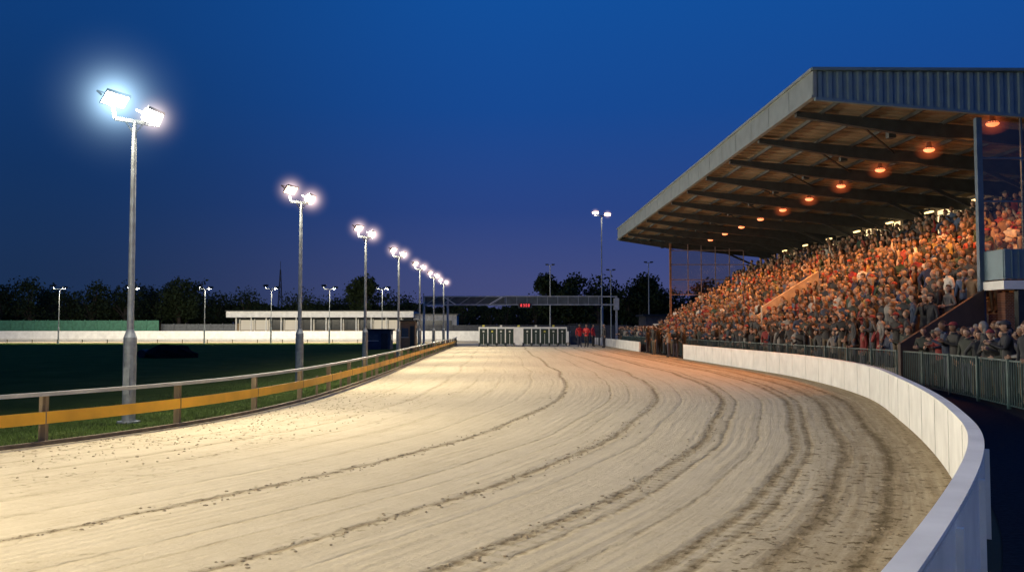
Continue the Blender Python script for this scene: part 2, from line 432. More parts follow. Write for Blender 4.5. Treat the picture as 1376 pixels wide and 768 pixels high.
def mast(x,d,H,arm,aims,power,halo=None,em=2,col=(1,.885,.66),rb=.17,hw=.78):
    e=empty('floodlight_mast',(x*K,d*K,0))
    mb=MB(off=(x,d,0))
    hb=H*.28
    mb.tube([(x,d,0),(x,d,hb),(x,d,hb+.22),(x,d,H)],[rb,rb,rb*.52,rb*.36],14,0)
    mb.tube([(x,d,0),(x,d,.05)],[rb*1.7,rb*1.7],12,0); mb.box(x,d-rb*.98,1.1,rb*.9,.05,.7,0)
    ax=Vector((arm[0],arm[1],0)); a=Vector((x,d,H))-ax; b=Vector((x,d,H))+ax
    mb.bar(a,b,.10,.10,0); mb.bar(Vector((x,d,H-.35)),(Vector((x,d,H))+a)/2,.04,.04,0); mb.bar(Vector((x,d,H-.35)),(Vector((x,d,H))+b)/2,.04,.04,0)
    for i,(pos,aim) in enumerate(zip((a,b),aims)):
        up=.50 if i==0 else .20
        hc=pos+Vector((0,0,up)); nn=Vector(aim).normalized()
        mb.bar(pos,hc-nn*.25,.06,.06,0)
        flood_head(mb,hc,nn,hw,.40,2)
        if power:
            ld=bpy.data.lights.new('flood_lamp','AREA'); ld.shape='RECTANGLE'; ld.size=.46;ld.size_y=.22; ld.energy=power*(.8 if i==0 else 1.15); ld.color=col
            lo=bpy.data.objects.new('lamp_light',ld); link(lo,e)
            lo.location=(hc+nn*.06-Vector((x,d,0)))*K
            lo.rotation_euler=nn.to_track_quat('-Z','Y').to_euler()
        if halo:
            hm=halo if i==0 else (haloC if halo is haloA else haloB)
            R=1.7 if hm is haloA else (.75 if hm is haloC else .66)
            hb2=MB(k=1); hb2.sphere((0,0,0),(R,R,R),0,24,14); ho=hb2.obj('emissive_halo',[hm],e,True); ho.location=(hc-Vector((x,d,0)))*K  # glare sphere painted around the lamp head
    mb.obj('mast_body',[galv,dark,{2:flood_em,3:flood_warm,4:dark}[em]],e)
    return e
A1=(.72,-.30,-.62);A2=(.91,-.16,-.44)
row=[(-15.6,8.2),(-10.1,23.5),(-9.3,38.9),(-8.9,53.8),(-8.8,68.8),(-8.7,83.6),(-8.6,97.5),(-8.6,111.5)]
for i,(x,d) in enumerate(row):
    hz=haloA if i==1 else (haloB if i>1 else None)
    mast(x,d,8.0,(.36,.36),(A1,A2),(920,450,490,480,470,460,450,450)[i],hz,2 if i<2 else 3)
mast(14.8,146,21.0,(1.0,0),((-.3,-.85,-.45),(.2,-.85,-.45)),700,haloB,3,rb=.22,hw=1.1)
# added fill lamp, unseen behind the viewpoint, to brighten the outside of the wall
mast(11.5,-7.0,8.0,(.36,0),((-.55,.75,-.75),(-.45,.72,-.85)),75,None,2,col=(.86,.93,1))
# far bend masts, lamps turned away towards the far track
for px in (-83,-71.5,-59.8,-48.5,-38,-28.8,-20.5):
    mast(px,140,8.6,(.9,0),((.1,.7,-.7),(-.1,.7,-.7)),900,None,3,rb=.12)
def slim(x,d,H):
    mb=MB(); mb.tube([(x,d,0),(x,d,H)],[.14,.08],8,0); mb.bar((x-.7,d,H),(x+.7,d,H),.1,.1,0)
    for s_ in(-1,1):
        mb.box(x+s_*.6,d,H+.15,.6,.4,.22,1)
    mb.obj('lamp_post',[galv,dark])
slim(7.4,172,14.6);slim(19.2,172,13.6);slim(27,175,15.3)
# lattice radio mast
mb=MB();cx,cy=-68,260;Ht=19.5
for k in range(10):
    z0=k*Ht/10;z1=z0+Ht/10;w0=.9*(1-k/11);w1_=.9*(1-(k+1)/11)
    for sx_,sy_ in((-1,-1),(1,-1),(1,1),(-1,1)): mb.bar((cx+sx_*w0,cy+sy_*w0,z0),(cx+sx_*w1_,cy+sy_*w1_,z1),.14,.14)
    mb.bar((cx-w0,cy-w0,z0),(cx+w1_,cy-w1_,z1),.1,.1);mb.bar((cx+w0,cy-w0,z0),(cx-w1_,cy-w1_,z1),.1,.1)
mb.bar((cx,cy,Ht),(cx,cy,Ht+2.5),.1,.1)
mb.obj('lattice_radio_mast',[dark])

# ------------------------------------------------------------------ grandstand
PX=13.1
G=empty('grandstand',(PX*K,38*K,0),.017)
offG=(PX,38,0)
def S(s,d,z): 
    c,n_=math.cos(.017),math.sin(.017)
    return (PX+(s-PX)*c-(d-38)*n_, 38+(s-PX)*n_+(d-38)*c, z)
D0,D1=38,100
und=lambda s:12.45-.08*(s-PX)
RB=31.0
mb=MB(off=offG)
# roof top and front fascia
mb.box((PX+RB)/2,(D0+D1)/2,13.62,RB-PX-.1,D1-D0-.1,.08,0)
mb.box(PX,(D0+D1)/2,13.02,.16,D1-D0+.2,1.16,0)
mb.box(PX-.04,(D0+D1)/2,13.66,.28,D1-D0+.3,.12,0)
mb.box(PX-.05,(D0+D1)/2,12.47,.22,D1-D0+.24,.10,0)
for i in range(0,21): mb.box(PX-.085,D0+i*3.1,13.0,.02,.05,1.0,0)
mb.obj('roof_deck',[roofgrey],G)
# corrugated gables
def corr(d,sgn):
    mb=MB(off=offG); s=PX+.1;vs=[];p=.17;k=0
    while s<RB:
        dd=d+sgn*(.07 if k%4 in(1,2) else 0)
        vs+=[(s,dd,und(s)-.05),(s,dd,13.58)]; s+=p if k%2 else .05; k+=1
    fs=[(2*i,2*i+2,2*i+3,2*i+1) for i in range(len(vs)//2-1)]
    mb.add(vs,fs,0)
    mb.box((PX+RB)/2,d+sgn*.1,13.66,RB-PX+.3,.3,.12,0)
    mb.bar((PX,d+sgn*.06,und(PX)-.08),(RB,d+sgn*.06,und(RB)-.08),.2,.12,0)
    mb.obj('gable_cladding',[cladblue],G)
corr(D0,-1);corr(D1,1)
# soffit (corrugated sheet), purlins, beams
mb=MB(off=offG);d=D0+.1;vs=[];k=0
while d<D1-.1:
    dz=.06 if k%4 in(1,2) else 0
    vs+=[(PX+.1,d,und(PX)+.25+dz),(RB,d,und(RB)+.25+dz)]; d+=.3 if k%2 else .08;k+=1
mb.add(vs,[(2*i,2*i+1,2*i+3,2*i+2) for i in range(len(vs)//2-1)],0)
mb.obj('soffit',[soffit],G)
mb=MB(off=offG)
s=PX+1.4
while s<RB-1: mb.box(s,(D0+D1)/2,und(s)+.15,.12,D1-D0-.4,.16,0); s+=1.9
for i in range(11):
    d=D0+3.0+5.9*i
    if d>D1: break
    a=[(PX+.2,und(PX)+.1),(RB,und(RB)+.1),(RB,und(RB)-.75),(PX+5,und(PX+5)-.5),(PX+.2,und(PX)-.14)]
    vs=[(p,d-.16,z) for p,z in a]+[(p,d+.16,z) for p,z in a]
    mb.add(vs,[(4,3,2,1,0),(5,6,7,8,9)]+[(j,(j+1)%5,(j+1)%5+5,j+5) for j in range(5)],0)
    mb.bar((RB-6.0,d,und(RB-6)-.4),(RB-.4,d,8.6),.16,.2,0)   # rear strut
    mb.bar((PX+3,d,und(PX+3)-.05),(PX+7.5,d+5.9,und(PX+7.5)-.05),.07,.07,0)
    mb.box(PX+5.2,d+1.2,und(PX+5.2)-.25,.35,.35,.4,0)  # loudspeaker
mb.obj('roof_steelwork',[beamm],G)
# front/near/far columns and screens
mb=MB(off=offG)
mb.box(20.4,D0+.35,und(20.4)/2-.1,.24,.24,und(20.4)-.2,0)
mb.box(24.6,D0+.35,und(24.6)/2-.1,.16,.2,und(24.6)-.2,0)
mb.box(18.9,D1-.3,6,.22,.22,12,1)
for s in (20.9,22.4,24.0,25.6,27.2): mb.box(s,D1-.3,9,.09,.09,5.9,2)
for z in (6.2,7.9,9.6,11.2): mb.box(23.3,D1-.3,z,9.0,.08,.09,2)
for s in (22.3,26.4,28.6): mb.box(s,D0+.35,8.5,.07,.1,7,0)
for z in (8.0,9.9): mb.box(25.5,D0+.35,z,10.2,.08,.08,0)
mb.obj('columns_and_frames',[mat('blue_grey_column',(.05,.09,.15),.5),mat('brown_column',(.24,.13,.08),.6),mat('pink_frame',(.30,.22,.23),.6)],G)
mb=MB(off=offG)
mb.add([(20.5,D0+.33,5.6),(30,D0+.33,5.6),(30,D0+.33,und(30)-.1),(20.5,D0+.33,und(20.5)-.1)],[(0,1,2,3)])
mb.add([(18.9,D1-.28,6.2),(27.2,D1-.28,6.2),(27.2,D1-.28,11.2),(18.9,D1-.28,11.2)],[(0,1,2,3)])
mb.obj('glass_screens',[glass],G)
# terrace
ROW=.95;RISE=.60;NR=12;S0=17.0;Z0=.10
mb=MB(off=offG)
prof=[(S0-.0,Z0)]
s=S0;z=Z0
for i in range(NR):
    prof+=[(s,z+RISE),(s+ROW,z+RISE)]; z+=RISE; s+=ROW
ZT=z;prof+=[(RB,ZT)]
vs=[(p,D0+.6,z) for p,z in prof]+[(p,D1-.05,z) for p,z in prof];n=len(prof)
mb.add(vs,[(i,i+1,n+i+1,n+i) for i in range(n-1)],0)
for dd in(D0+.6,D1-.05):
    vs=[(p,dd,z) for p,z in prof]+[(RB,dd,0),(S0,dd,0)]
    mb.add(vs,[tuple(range(len(vs)))],1)
mb.obj('terrace_steps',[concrete,brick],G)
# end parapets + side walkway
mb=MB(off=offG)
def slope_wall(mb,sa,sb,d,th,hh,mi,base=0.0):
    za=Z0+(sa-S0)/ROW*RISE; zb=Z0+(sb-S0)/ROW*RISE
    a=[(sa,max(0,za-base)),(sb,max(0,zb-base)),(sb,zb+hh),(sa,za+hh)]
    vs=[(p,d,z) for p,z in a]+[(p,d+th,z) for p,z in a]
    mb.add(vs,[(0,1,2,3),(7,6,5,4),(0,4,5,1),(1,5,6,2),(2,6,7,3),(3,7,4,0)],mi)
slope_wall(mb,S0-.3,20.4,D0+.15,.25,1.9,0,0.8)
slope_wall(mb,S0-.3,RB,D1-.02,.25,1.3,1,0.5)
mb.box(25.6,D0-1.2,5.15,10.2,.16,1.25,2)
mb.box(20.55,D0-.4,5.15,.16,1.6,1.25,2)
for i in range(34): mb.box(20.8+i*.3,D0-1.3,5.15,.05,.04,1.15,2)
mb.box(25.6,D0-.45,4.28,10.4,1.8,.36,3)
mb.box(25.9,D0+.1,2.0,9.6,.6,4.0,4)
mb.box(21.2,D0-1.1,2.1,.3,.3,4.1,5)
mb.box(22.9,D0-.22,1.4,1.4,.06,2.7,5)
mb.obj('end_walls',[mat('dark_brown_parapet',(.05,.032,.028),.7),mat('concrete_parapet',(.35,.3,.27),.8),cladblue,white,brick,dark],G)
mb=MB(off=offG)
slope_wall(mb,18.2,22.3,63,.3,3.1,0,.2); slope_wall(mb,18.4,22.3,65.4,.3,2.3,0,.2)
mb.obj('vomitory_walls',[mat('cream_wall',(.50,.42,.33),.8)],G)
# back wall with lit windows
warmwin=emis('lit_window',(1,.68,.32),1.7)
mb=MB(off=offG)
mb.box(RB+.1,(D0+D1)/2,(ZT+9.2)/2,.2,D1-D0,9.2-ZT,0); mb.box(RB+.1,(D0+D1)/2,11.2,.2,D1-D0,.7,0)
mb.box(RB+.3,(D0+D1)/2,6.8,.2,D1-D0,13.4,4)
d=D0+1;k=0
while d<D1-2:
    mb.box(RB+.1,d,10.02,.22,.5,1.66,0)
    lit=(k in(7,8,11,12,13,16,20)) 
    mb.add([(RB-.02,d+.25,9.2),(RB-.02,d+2.45,9.2),(RB-.02,d+2.45,10.85),(RB-.02,d+.25,10.85)],[(0,1,2,3)],1 if lit else 2)
    mb.box(RB-.06,d+1.35,10.02,.1,.08,1.66,3); mb.box(RB-.05,d+1.35,10.5,.12,2.2,.06,3)
    d+=2.7;k+=1
mb.obj('back_wall',[brownwall,warmwin,mat('dark_window',(.02,.02,.025),.15),dark,cladblue],G)
# lights
tube_em=emis('fluorescent_tube',(1,.66,.24),3.2)
disc=emis('orange_lamp_glass',(1,.22,.07),2.6)
mb=MB(off=offG); mb2=MB(off=offG)
for i in range(9):
    d=42.5+6.2*i
    mb.box(29.4,d,10.5,.16,1.05,.10,0); mb.box(29.4,d,10.61,.3,1.15,.1,1); mb.bar((29.4,d,10.6),(29.4,d,und(29.4)+.2),.04,.04,1)
mb.obj('tube_lights',[tube_em,dark],G)
haloO=halo_mat('emissive_halo_orange',(1,.16,.04),[(1.6,.9)],.55)  # orange glare around the downlights, put in as volume emission
for i in range(10):
    d=39.3+5.85*i; s=21.6; z=und(s)-.15
    mb2.tube([(s,d,z+.42),(s,d,z+.2),(s,d,z+.02)],[.10,.14,.30],14,1,False); mb2.sphere((s,d,z+.02),(.28,.28,.14),0,14,8)
    ld=bpy.data.lights.new('orange_lamp','SPOT'); ld.shadow_soft_size=0.0; ld.energy=1350; ld.color=(1,.32,.065); ld.spot_size=math.radians(142); ld.spot_blend=.8
    lo=bpy.data.objects.new('orange_lamp_light',ld); link(lo,G); lo.location=((s-PX)*K,(d-38)*K,(z-.14)*K); lo.rotation_euler=(math.radians(14 if i<2 else 0),math.radians(7),0)
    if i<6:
        hb2=MB(k=1); hb2.sphere((0,0,0),(.55,.55,.32),0,16,10); ho=hb2.obj('emissive_halo',[haloO],G,True); ho.location=((s-PX)*K,(d-38)*K,(z)*K)
mb2.obj('orange_downlights',[disc,dark],G,True)

# ------------------------------------------------------------------ people
skinm=randmat('skin',[(.52,.32,.23),(.46,.27,.19),(.58,.38,.28),(.30,.17,.11),(.50,.30,.21)],3.7,.5)
hairm=randmat('hair',[(.03,.02,.015),(.09,.05,.025),(.22,.15,.08),(.02,.018,.015),(.30,.29,.27),(.12,.06,.03)],5.3)
jack=randmat('jacket',[(.02,.024,.035),(.42,.03,.03),(.05,.05,.055),(.70,.67,.62),(.03,.05,.14),(.26,.17,.10),(.012,.012,.013),(.50,.37,.26),(.04,.09,.06),(.025,.024,.022),(.40,.07,.05),(.78,.76,.70),(.08,.045,.03),(.10,.16,.30),(.02,.02,.025),(.50,.36,.10),(.16,.16,.16),(.03,.04,.06)],1.0)
jack_shade=randmat('shaded_jacket',[(.02,.024,.035),(.03,.03,.03),(.05,.055,.06),(.25,.022,.022),(.03,.045,.09),(.08,.055,.04),(.015,.015,.017),(.32,.31,.29),(.04,.05,.04),(.03,.03,.035),(.04,.07,.14)],1.0)  # darkened palette: the front crowd's lack of light put into the cloth colour
trous=randmat('trousers',[(.02,.025,.05),(.03,.03,.032),(.06,.07,.11),(.15,.12,.08)],8.1)
shoe=mat('shoe_leather',(.02,.017,.015),.5)
redj=mat('red_jacket',(.55,.02,.02),.6); eyem=mat('eye',(.02,.015,.012),.3); lip=mat('lip',(.35,.12,.10),.5)
capm=randmat('cap',[(.05,.05,.06),(.3,.04,.04),(.10,.11,.09),(.4,.38,.34)],2.9)
def hand(mb,wr,d,inward):
    d=d.normalized(); inward=(inward-d*inward.dot(d)).normalized(); side=d.cross(inward)
    R=Matrix((side,inward,d)).transposed()
    c=wr+d*.045; mb.box(c.x,c.y,c.z,.078,.028,.09,0,R)
    for k in range(4):
        L_=(.066,.075,.07,.055)[k]; b=wr+d*.088+side*(-.03+.02*k)
        p1=b+d*L_*.5+inward*.006; p2=p1+(d*.7+inward*.7).normalized()*L_*.5
        mb.tube([b,p1,p2],[.0095,.009,.007],5,0)
    b=wr+d*.03+side*-.036; p1=b+(d*.6-side*.7).normalized()*.03; p2=p1+(d+inward*.4).normalized()*.028
    mb.tube([b,p1,p2],[.012,.011,.009],5,0)
def person(name,armL,armR,lean=0,female=False,hat=False,stride=0,turn=0,jm=None):
    sw=.165 if female else .195
    J=[];Rr=[];E=[]
    def j(p,r,par=None):
        p=Vector(p)
        if p.z>.95: p.y-= (p.z-.95)*lean
        J.append(p);Rr.append(r)
        if par is not None:E.append((par,len(J)-1))
        return len(J)-1
    pel=j((0,0,.96),(.155,.115)); sp=j((0,.01,1.14),(.13 if female else .145,.105),pel); ch=j((0,0,1.34),(.155 if female else .18,.115),sp)
    nb=j((0,.005,1.47),(.075,.065),ch); nk=j((0,-.005,1.56),(.052,.052),nb)
    wr={}
    for sg,arm in((-1,armL),(1,armR)):
        hp=j((sg*.095,0,.86),(.095,.10),pel); kn=j((sg*(.105),-.015-stride*sg*.12,.49),(.062,.062),hp); an=j((sg*.11,.02-stride*sg*.2,.10),(.042,.045),kn); j((sg*.125,-.12-stride*sg*.2,.045),(.042,.034),an)
        sh=j((sg*sw,0,1.42),(.066,.066),ch)
        el=j((sg*arm[0][0],arm[0][1],arm[0][2]),(.047,.047),sh); w_=j((sg*arm[1][0],arm[1][1],arm[1][2]),(.032,.032),el)
        wr[sg]=(el,w_)
    me=bpy.data.meshes.new('tmp'); me.from_pydata([tuple(p) for p in J],E,[])
    ob=bpy.data.objects.new('tmp',me); sc.collection.objects.link(ob)
    ob.modifiers.new('s','SKIN')
    for i,sv in enumerate(me.skin_vertices[0].data): sv.radius=Rr[i]; sv.use_root=(i==0)
    sb=ob.modifiers.new('b','SUBSURF'); sb.levels=1; sb.render_levels=1
    dg=bpy.context.evaluated_depsgraph_get(); em=ob.evaluated_get(dg).to_mesh()
    mb=MB(k=1)
    V=[v.co.copy() for v in em.vertices]
    groups={0:[],2:[],3:[],4:[]}
    for p in em.polygons:
        c=p.center
        if c.z<.085: g=4
        elif c.z<.90 and abs(c.x)<.20 and c.y>-.2 and c.z<.88: g=3
        elif c.z>1.50 and abs(c.x)<.08 and abs(c.y+lean*.6)<.09: g=0
        else: g=2
        if g==3 and abs(c.x)>.205: g=2
        groups[g].append(tuple(p.vertices))
    b=len(mb.v); mb.v+=V
    for g,fl in groups.items():
        for f in fl: mb.f.append(tuple(b+i for i in f)); mb.m.append(g)
    ob.evaluated_get(dg).to_mesh_clear(); bpy.data.objects.remove(ob)
    for sg in(-1,1):
        e_,w_=wr[sg]; hand(mb,J[w_],J[w_]-J[e_],Vector((-sg,-.2,0)))
    # head
    hc=Vector((0,-.015-lean*.7,1.665)); T=Matrix.Rotation(turn,3,'Z')
    h0=len(mb.v)
    def hd(p):
        q=p.copy()
        if q.z<0: q.x*=1-.28*abs(q.z)**1.3; q.y*=1-.12*abs(q.z)
        if q.y<0 : q.y*=.93
        return q
    mb.sphere((0,0,0),(.076,.096,.118),0,14,10,fn=hd)
    mb.add([(-.014,-.083,.002),(.014,-.083,.002),(0,-.082,.03),(-.016,-.085,-.024),(.016,-.085,-.024),(0,-.116,-.020)],[(2,0,5),(2,5,1),(0,3,5),(1,5,4),(3,4,5)],0)
    for sg in(-1,1):
        mb.sphere((sg*.03,-.081,.008),(.012,.008,.007),5,6,4); mb.sphere((sg*.076,.005,-.005),(.012,.022,.032),0,6,5)
        mb.box(sg*.03,-.086,.026,.03,.008,.006,1)
    mb.box(0,-.083,-.052,.042,.010,.012,6)
    if female: mb.sphere((0,.012,.0),(.092,.108,.130),1,12,9,keep=lambda q:q.z>.42 or q.y>-.05); mb.sphere((0,.06,-.09),(.085,.05,.13),1,10,6)
    else: mb.sphere((0,.012,.008),(.083,.100,.122),1,12,9,keep=lambda q:q.z>.5 or (q.y>.12 and q.z>-.45))
    if hat:
        mb.sphere((0,.005,.035),(.092,.108,.10),7,12,8,keep=lambda q:q.z>.1)
        mb.add([(-.07,-.08,.05),(.07,-.08,.05),(.05,-.17,.04),(-.05,-.17,.04),(-.07,-.08,.058),(.07,-.08,.058),(.05,-.17,.048),(-.05,-.17,.048)],[(3,2,1,0),(4,5,6,7),(0,1,5,4),(1,2,6,5),(2,3,7,6),(3,0,4,7)],7)
    for i in range(h0,len(mb.v)): mb.v[i]=T@mb.v[i]+hc
    cy=-.0-lean*.55
    mb.tube([(0,cy,1.475),(0,cy,1.525)],[.085,.068],10,2,False)
    me=mb.mesh(name,[skinm,hairm,jm or jack,trous,shoe,eyem,lip,capm],True)
    return me
DN=((.26,.03,1.15),(.28,-.04,.92)); FR=((.27,.03,1.15),(.12,-.24,1.10)); CL=((.24,-.10,1.18),(.06,-.30,1.30)); UP=((.31,-.08,1.58),(.27,-.12,1.84)); PK=((.30,.08,1.16),(.22,-.05,.97)); CR=((.24,-.05,1.15),(-.08,-.22,1.19)); DR=((.26,-.08,1.16),(.12,-.20,1.42))
P=[person('spectator_a',DN,FR),person('spectator_b',FR,FR,female=True,turn=.3),person('spectator_c',CL,CL,.05,hat=True),person('spectator_d',PK,PK,turn=-.4),
   person('spectator_e',DN,UP,female=True),person('spectator_f',CR,CR,.0,turn=.2),person('spectator_g',DR,DN,hat=True,turn=-.2),person('spectator_h',PK,DN,.08,female=True,turn=-.5),
   person('spectator_i',FR,CL,.12,turn=.5),person('spectator_j',DN,DN,0,hat=False,turn=0)]
PD=[]
for i,me in enumerate(P):
    if i==4: continue
    c=me.copy(); c.materials[2]=jack_shade; PD.append(c)
P+= [P[0],P[1],P[3],P[5],P[7],P[8]]
crowd=empty('crowd_of_spectators')
def put(me,x,d,zu,rot,parent,name='spectator',s=None):
    o=bpy.data.objects.new(name,me); link(o,parent); o.location=(x*K,d*K,zu*K+ (0.004)); o.rotation_euler=(0,0,rot)
    s=s or random.uniform(.90,1.07); o.scale=(s*random.uniform(.92,1.12),s*random.uniform(.92,1.12),s); return o
cnt=0
for r in range(NR):
    d=D0+1.0+random.random()*.4
    while d<D1-.5:
        s=S0+r*ROW+.45+random.uniform(-.2,.2); z=Z0+(r+1)*RISE
        if not(62.2<d<66 and 18.0<s<22.6) and random.random()<.95:
            x,y,_=S(s,d,0); put(random.choice(PD if (r<2 or random.random()<.25) else P),x,y,z,math.radians(-90)+random.gauss(.25,.45),crowd); cnt+=1
        d+=random.uniform(.56,.86)
# standing area between railing and terrace
def railx(y):
    best=min(rp,key=lambda q:abs(q[1]-y)); return best[0]
y=21.0
while y<116:
    x0=railx(y)
    xmax=S0-.4-.017*(y-38) if y>38.5 else min(23,x0+6)
    if y>D1: xmax=x0+3
    x=x0+.5
    while x<xmax or x<x0+.8:
        if random.random()<(.93 if x<x0+.9 else .75):
            put(random.choice(PD),x+random.uniform(-.1,.1),y+random.uniform(-.15,.15),0.0,math.radians(-90)+random.gauss(.35,.45),crowd); cnt+=1
        x+=random.uniform(.62,.85)
    y+=random.uniform(.68,.85)
for k in range(16): put(random.choice(PD),random.uniform(12.7,14.5),random.uniform(73,90),0,math.radians(-90)+random.gauss(0,.7),crowd)
# officials
for (x,d,rz,a,b) in [(8.6,113,.3,DN,FR),(9.4,112,-.6,FR,FR),(10.6,116,1.0,DN,DN),(11.4,110,-1.2,PK,DN)]:
    me=person('race_official_mesh',a,b,jm=redj if x<11 else None); put(me,x,d,0,rz,None,'race_official',1.12)
print('crowd',cnt)

# ------------------------------------------------------------------ starting stalls
mb=MB(); n=10;x0,x1=-4.4,7.3;dz=119;wd=(x1-x0)/n;H=2.6
cols=[(.6,.6,.55),(.55,.5,.1)]
cm=[mat('stall_number_%d'%i,c,.5) for i,c in enumerate(cols)]
for i in range(n+1):
    x=x0+i*wd
    mb.box(x,dz,H/2,.14,.16,H,0); mb.box(x,dz+2.6,H/2,.14,.16,H,0)
    mb.box(x,dz+1.3,1.2,.09,2.5,1.9,2); mb.box(x,dz+1.3,H-.06,.1,2.5,.1,0)
    mb.tube([(x-.06,dz-.1,.25),(x+.06,dz-.1,.25)],[.25,.25],10,3)
for i in range(n):
    x=x0+(i+.5)*wd
    mb.box(x,dz-.02,H-.10,wd-.14,.1,.14,0); mb.box(x,dz+2.6,H-.14,wd-.16,.1,.26,0)
    if i==4: mb.box(x,dz+.02,1.35,wd-.14,.06,2.3,0)
    else:
        mb.box(x,dz+.02,1.25,wd-.14,.06,2.2,1)
        mb.box(x,dz-.03,.95,.05,.04,1.5,0)
        mb.box(x,dz-.05,2.0,.24,.04,.24,4+(i%3==1))
        mb.box(x,dz-.03,.24,wd*.7,.05,.06,0)
    if i%2==0: mb.box(x,dz-.04,H+.12,.3,.05,.26,4+(i%4==0))
mb.obj('starting_stalls',[white,mat('stall_green',(.012,.030,.024),.5),mat('stall_padding',(.03,.05,.045),.7),black]+cm)
# yard gate between stalls and wall
mb=MB()
for x in(8.0,9.6,11.3,12.2): mb.box(x,124,1.5,.15,.15,3.0,0)
mb.box(10.1,124,3.0,4.4,.12,.14,0); mb.box(8.8,124,1.0,1.4,.08,1.8,1); 
for k in range(9): mb.box(9.9+k*.27,124,1.0,.05,.05,1.8,0)
mb.box(11.0,124,1.9,2.5,.06,.08,0); mb.obj('yard_gate',[dark,mat('gate_panel',(.05,.06,.07),.6)])

# ------------------------------------------------------------------ track gantry
mb=MB(); gd=130;z0,z1=5.85,7.05
mb.box(6,gd,(z0+z1)/2,14,.5,z1-z0,1)
mb.box(6,gd-.3,z1+.03,14.2,.12,.14,0); mb.box(6,gd-.3,z0-.0,14.2,.12,.14,0)
for xa,xb in((-13,-1),(13,15.4)):
    mb.box((xa+xb)/2,gd,z0,xb-xa,.6,.2,0); mb.box((xa+xb)/2,gd,z1,xb-xa,.6,.16,0)
mb.box(-7,gd+.2,(z0+z1)/2,11.9,.1,z1-z0-.1,1)
for k in range(5):
    xa=-12.6+k*2.4; mb.bar((xa,gd-.3,z0),(xa+1.8,gd-.3,z1),.07,.09,0)
mb.bar((-1.4,gd-.34,z1),(-3.4,gd-.34,z0),.08,.14,2)
mb.bar((-9.9,gd-.34,z1-.1),(-8.2,gd-.34,z0),.08,.12,2)
for k in range(10): mb.box(-.8+k*1.5,gd-.28,(z0+z1)/2,.06,.06,z1-z0,0)
for x in(-12.9,-9.4,15.3): mb.box(x,gd,z1/2,.28,.4,z1,0)
mb.box(15.3,gd-.0,z0+.1,.7,1.0,1.7,0)
mb.box(1.9,gd-.45,z0-.1,2.0,.3,.75,1)
mb.obj('track_gantry',[mat('gantry_grey',(.40,.42,.44),.6),mat('gantry_dark_panel',(.09,.11,.115),.6),white])
mb=MB()
mb.box(1.9,gd-.68,z0-.1,1.7,.14,.55,0)
seg={'1':'bc','8':'abcdefg','3':'abcdg','0':'abcdef'}
S7={'a':(0,.18,.14,.03),'b':(.08,.09,.03,.14),'c':(.08,-.09,.03,.14),'d':(0,-.18,.14,.03),'e':(-.08,-.09,.03,.14),'f':(-.08,.09,.03,.14),'g':(0,0,.14,.03)}
for i,ch in enumerate('8308'):
    for q in seg[ch]:
        ox,oz,sx_,sz_=S7[q]; mb.box(1.35+i*.37+ox,gd-.77,z0-.1+oz,sx_+.02,.03,sz_+.02,1)
mb.obj('led_display_board',[black,emis('red_led',(1,.02,.02),1.6)])

# ------------------------------------------------------------------ infield huts
def hut(name,x,d,wd,dp,h,mw,mr,win=True,orange=None):
    mb=MB()
    mb.box(x,d,h/2,wd,dp,h,0); mb.box(x,d,h+.08,wd+.4,dp+.4,.16,1)
    mb.box(x+wd*.28,d-dp/2-.03,h*.43,wd*.26,.06,h*.82,1)
    if win:
        mb.box(x-wd*.18,d-dp/2-.03,h*.62,wd*.42,.06,h*.3,2); mb.box(x-wd*.18,d-dp/2-.05,h*.45,wd*.48,.12,.06,3)
        mb.box(x+wd/2+.03,d,h*.62,.06,dp*.5,h*.3,2)
    mb.obj(name,[mw,mr,mat(name+'_window',(.08,.10,.12),.15),white])
hut('blue_timber_hut',-15.6,104,3.0,2.5,2.2,mat('blue_boards',(.03,.05,.09),.6),dark)
hut('judges_box',-11.4,98,1.7,1.8,3.2,mat('brown_boards',(.30,.18,.10),.7,stretch=(1,1,6)),dark)
mb=MB()
mb.sphere((-28.5,74,0),(2.3,1.3,1.1),0,18,10,fn=lambda q:q*(1+.18*noise.noise(q*2.3)),keep=lambda q:q.z>-.15)
mb.tube([(-30.6,73.4,.35),(-30.6,74.6,.35)],[.35,.35],12,1); mb.bar((-30.8,74,.5),(-32.2,74,.35),.1,.1,1)
mb.obj('covered_track_roller',[mat('tarpaulin',(.010,.011,.010),1,0,.3,4,.6,spec=.05),black])

# ------------------------------------------------------------------ far buildings & fences
e=empty('clubhouse')
mb=MB(); bx0,bx1,bd=-58,-21,186
mb.box((bx0+bx1)/2,bd+4,1.7,bx1-bx0,8,3.4,0)
mb.box((bx0+bx1)/2,bd+2.8,5.25,bx1-bx0+1.5,13,1.25,1)
mb.box((bx0+bx1)/2,bd+2.8,5.95,bx1-bx0+1.9,13.4,.16,2)
mb.box((bx0+bx1)/2,bd+4,4.0,bx1-bx0,8,1.2,2)
k=bx0+1
while k<bx1: 
    mb.box(k,bd-2.6,2.3,.2,.2,4.6,1); mb.box(k,bd-.06,3.0,.18,.14,2.6,1); k+=3.1
mb.obj('walls_and_roof',[brownwall,white,dark],e)
mb=MB();k=bx0+1.2;i=0
while k<bx1-2:
    mb.add([(k,bd-.03,2.0),(k+2.7,bd-.03,2.0),(k+2.7,bd-.03,4.1),(k,bd-.03,4.1)],[(0,1,2,3)],1 if random.random()<.35 else 0); k+=3.1;i+=1
mb.obj('windows',[mat('club_window_dark',(.03,.035,.04),.2),emis('club_window_lit',(1,.80,.5),.22)],e)
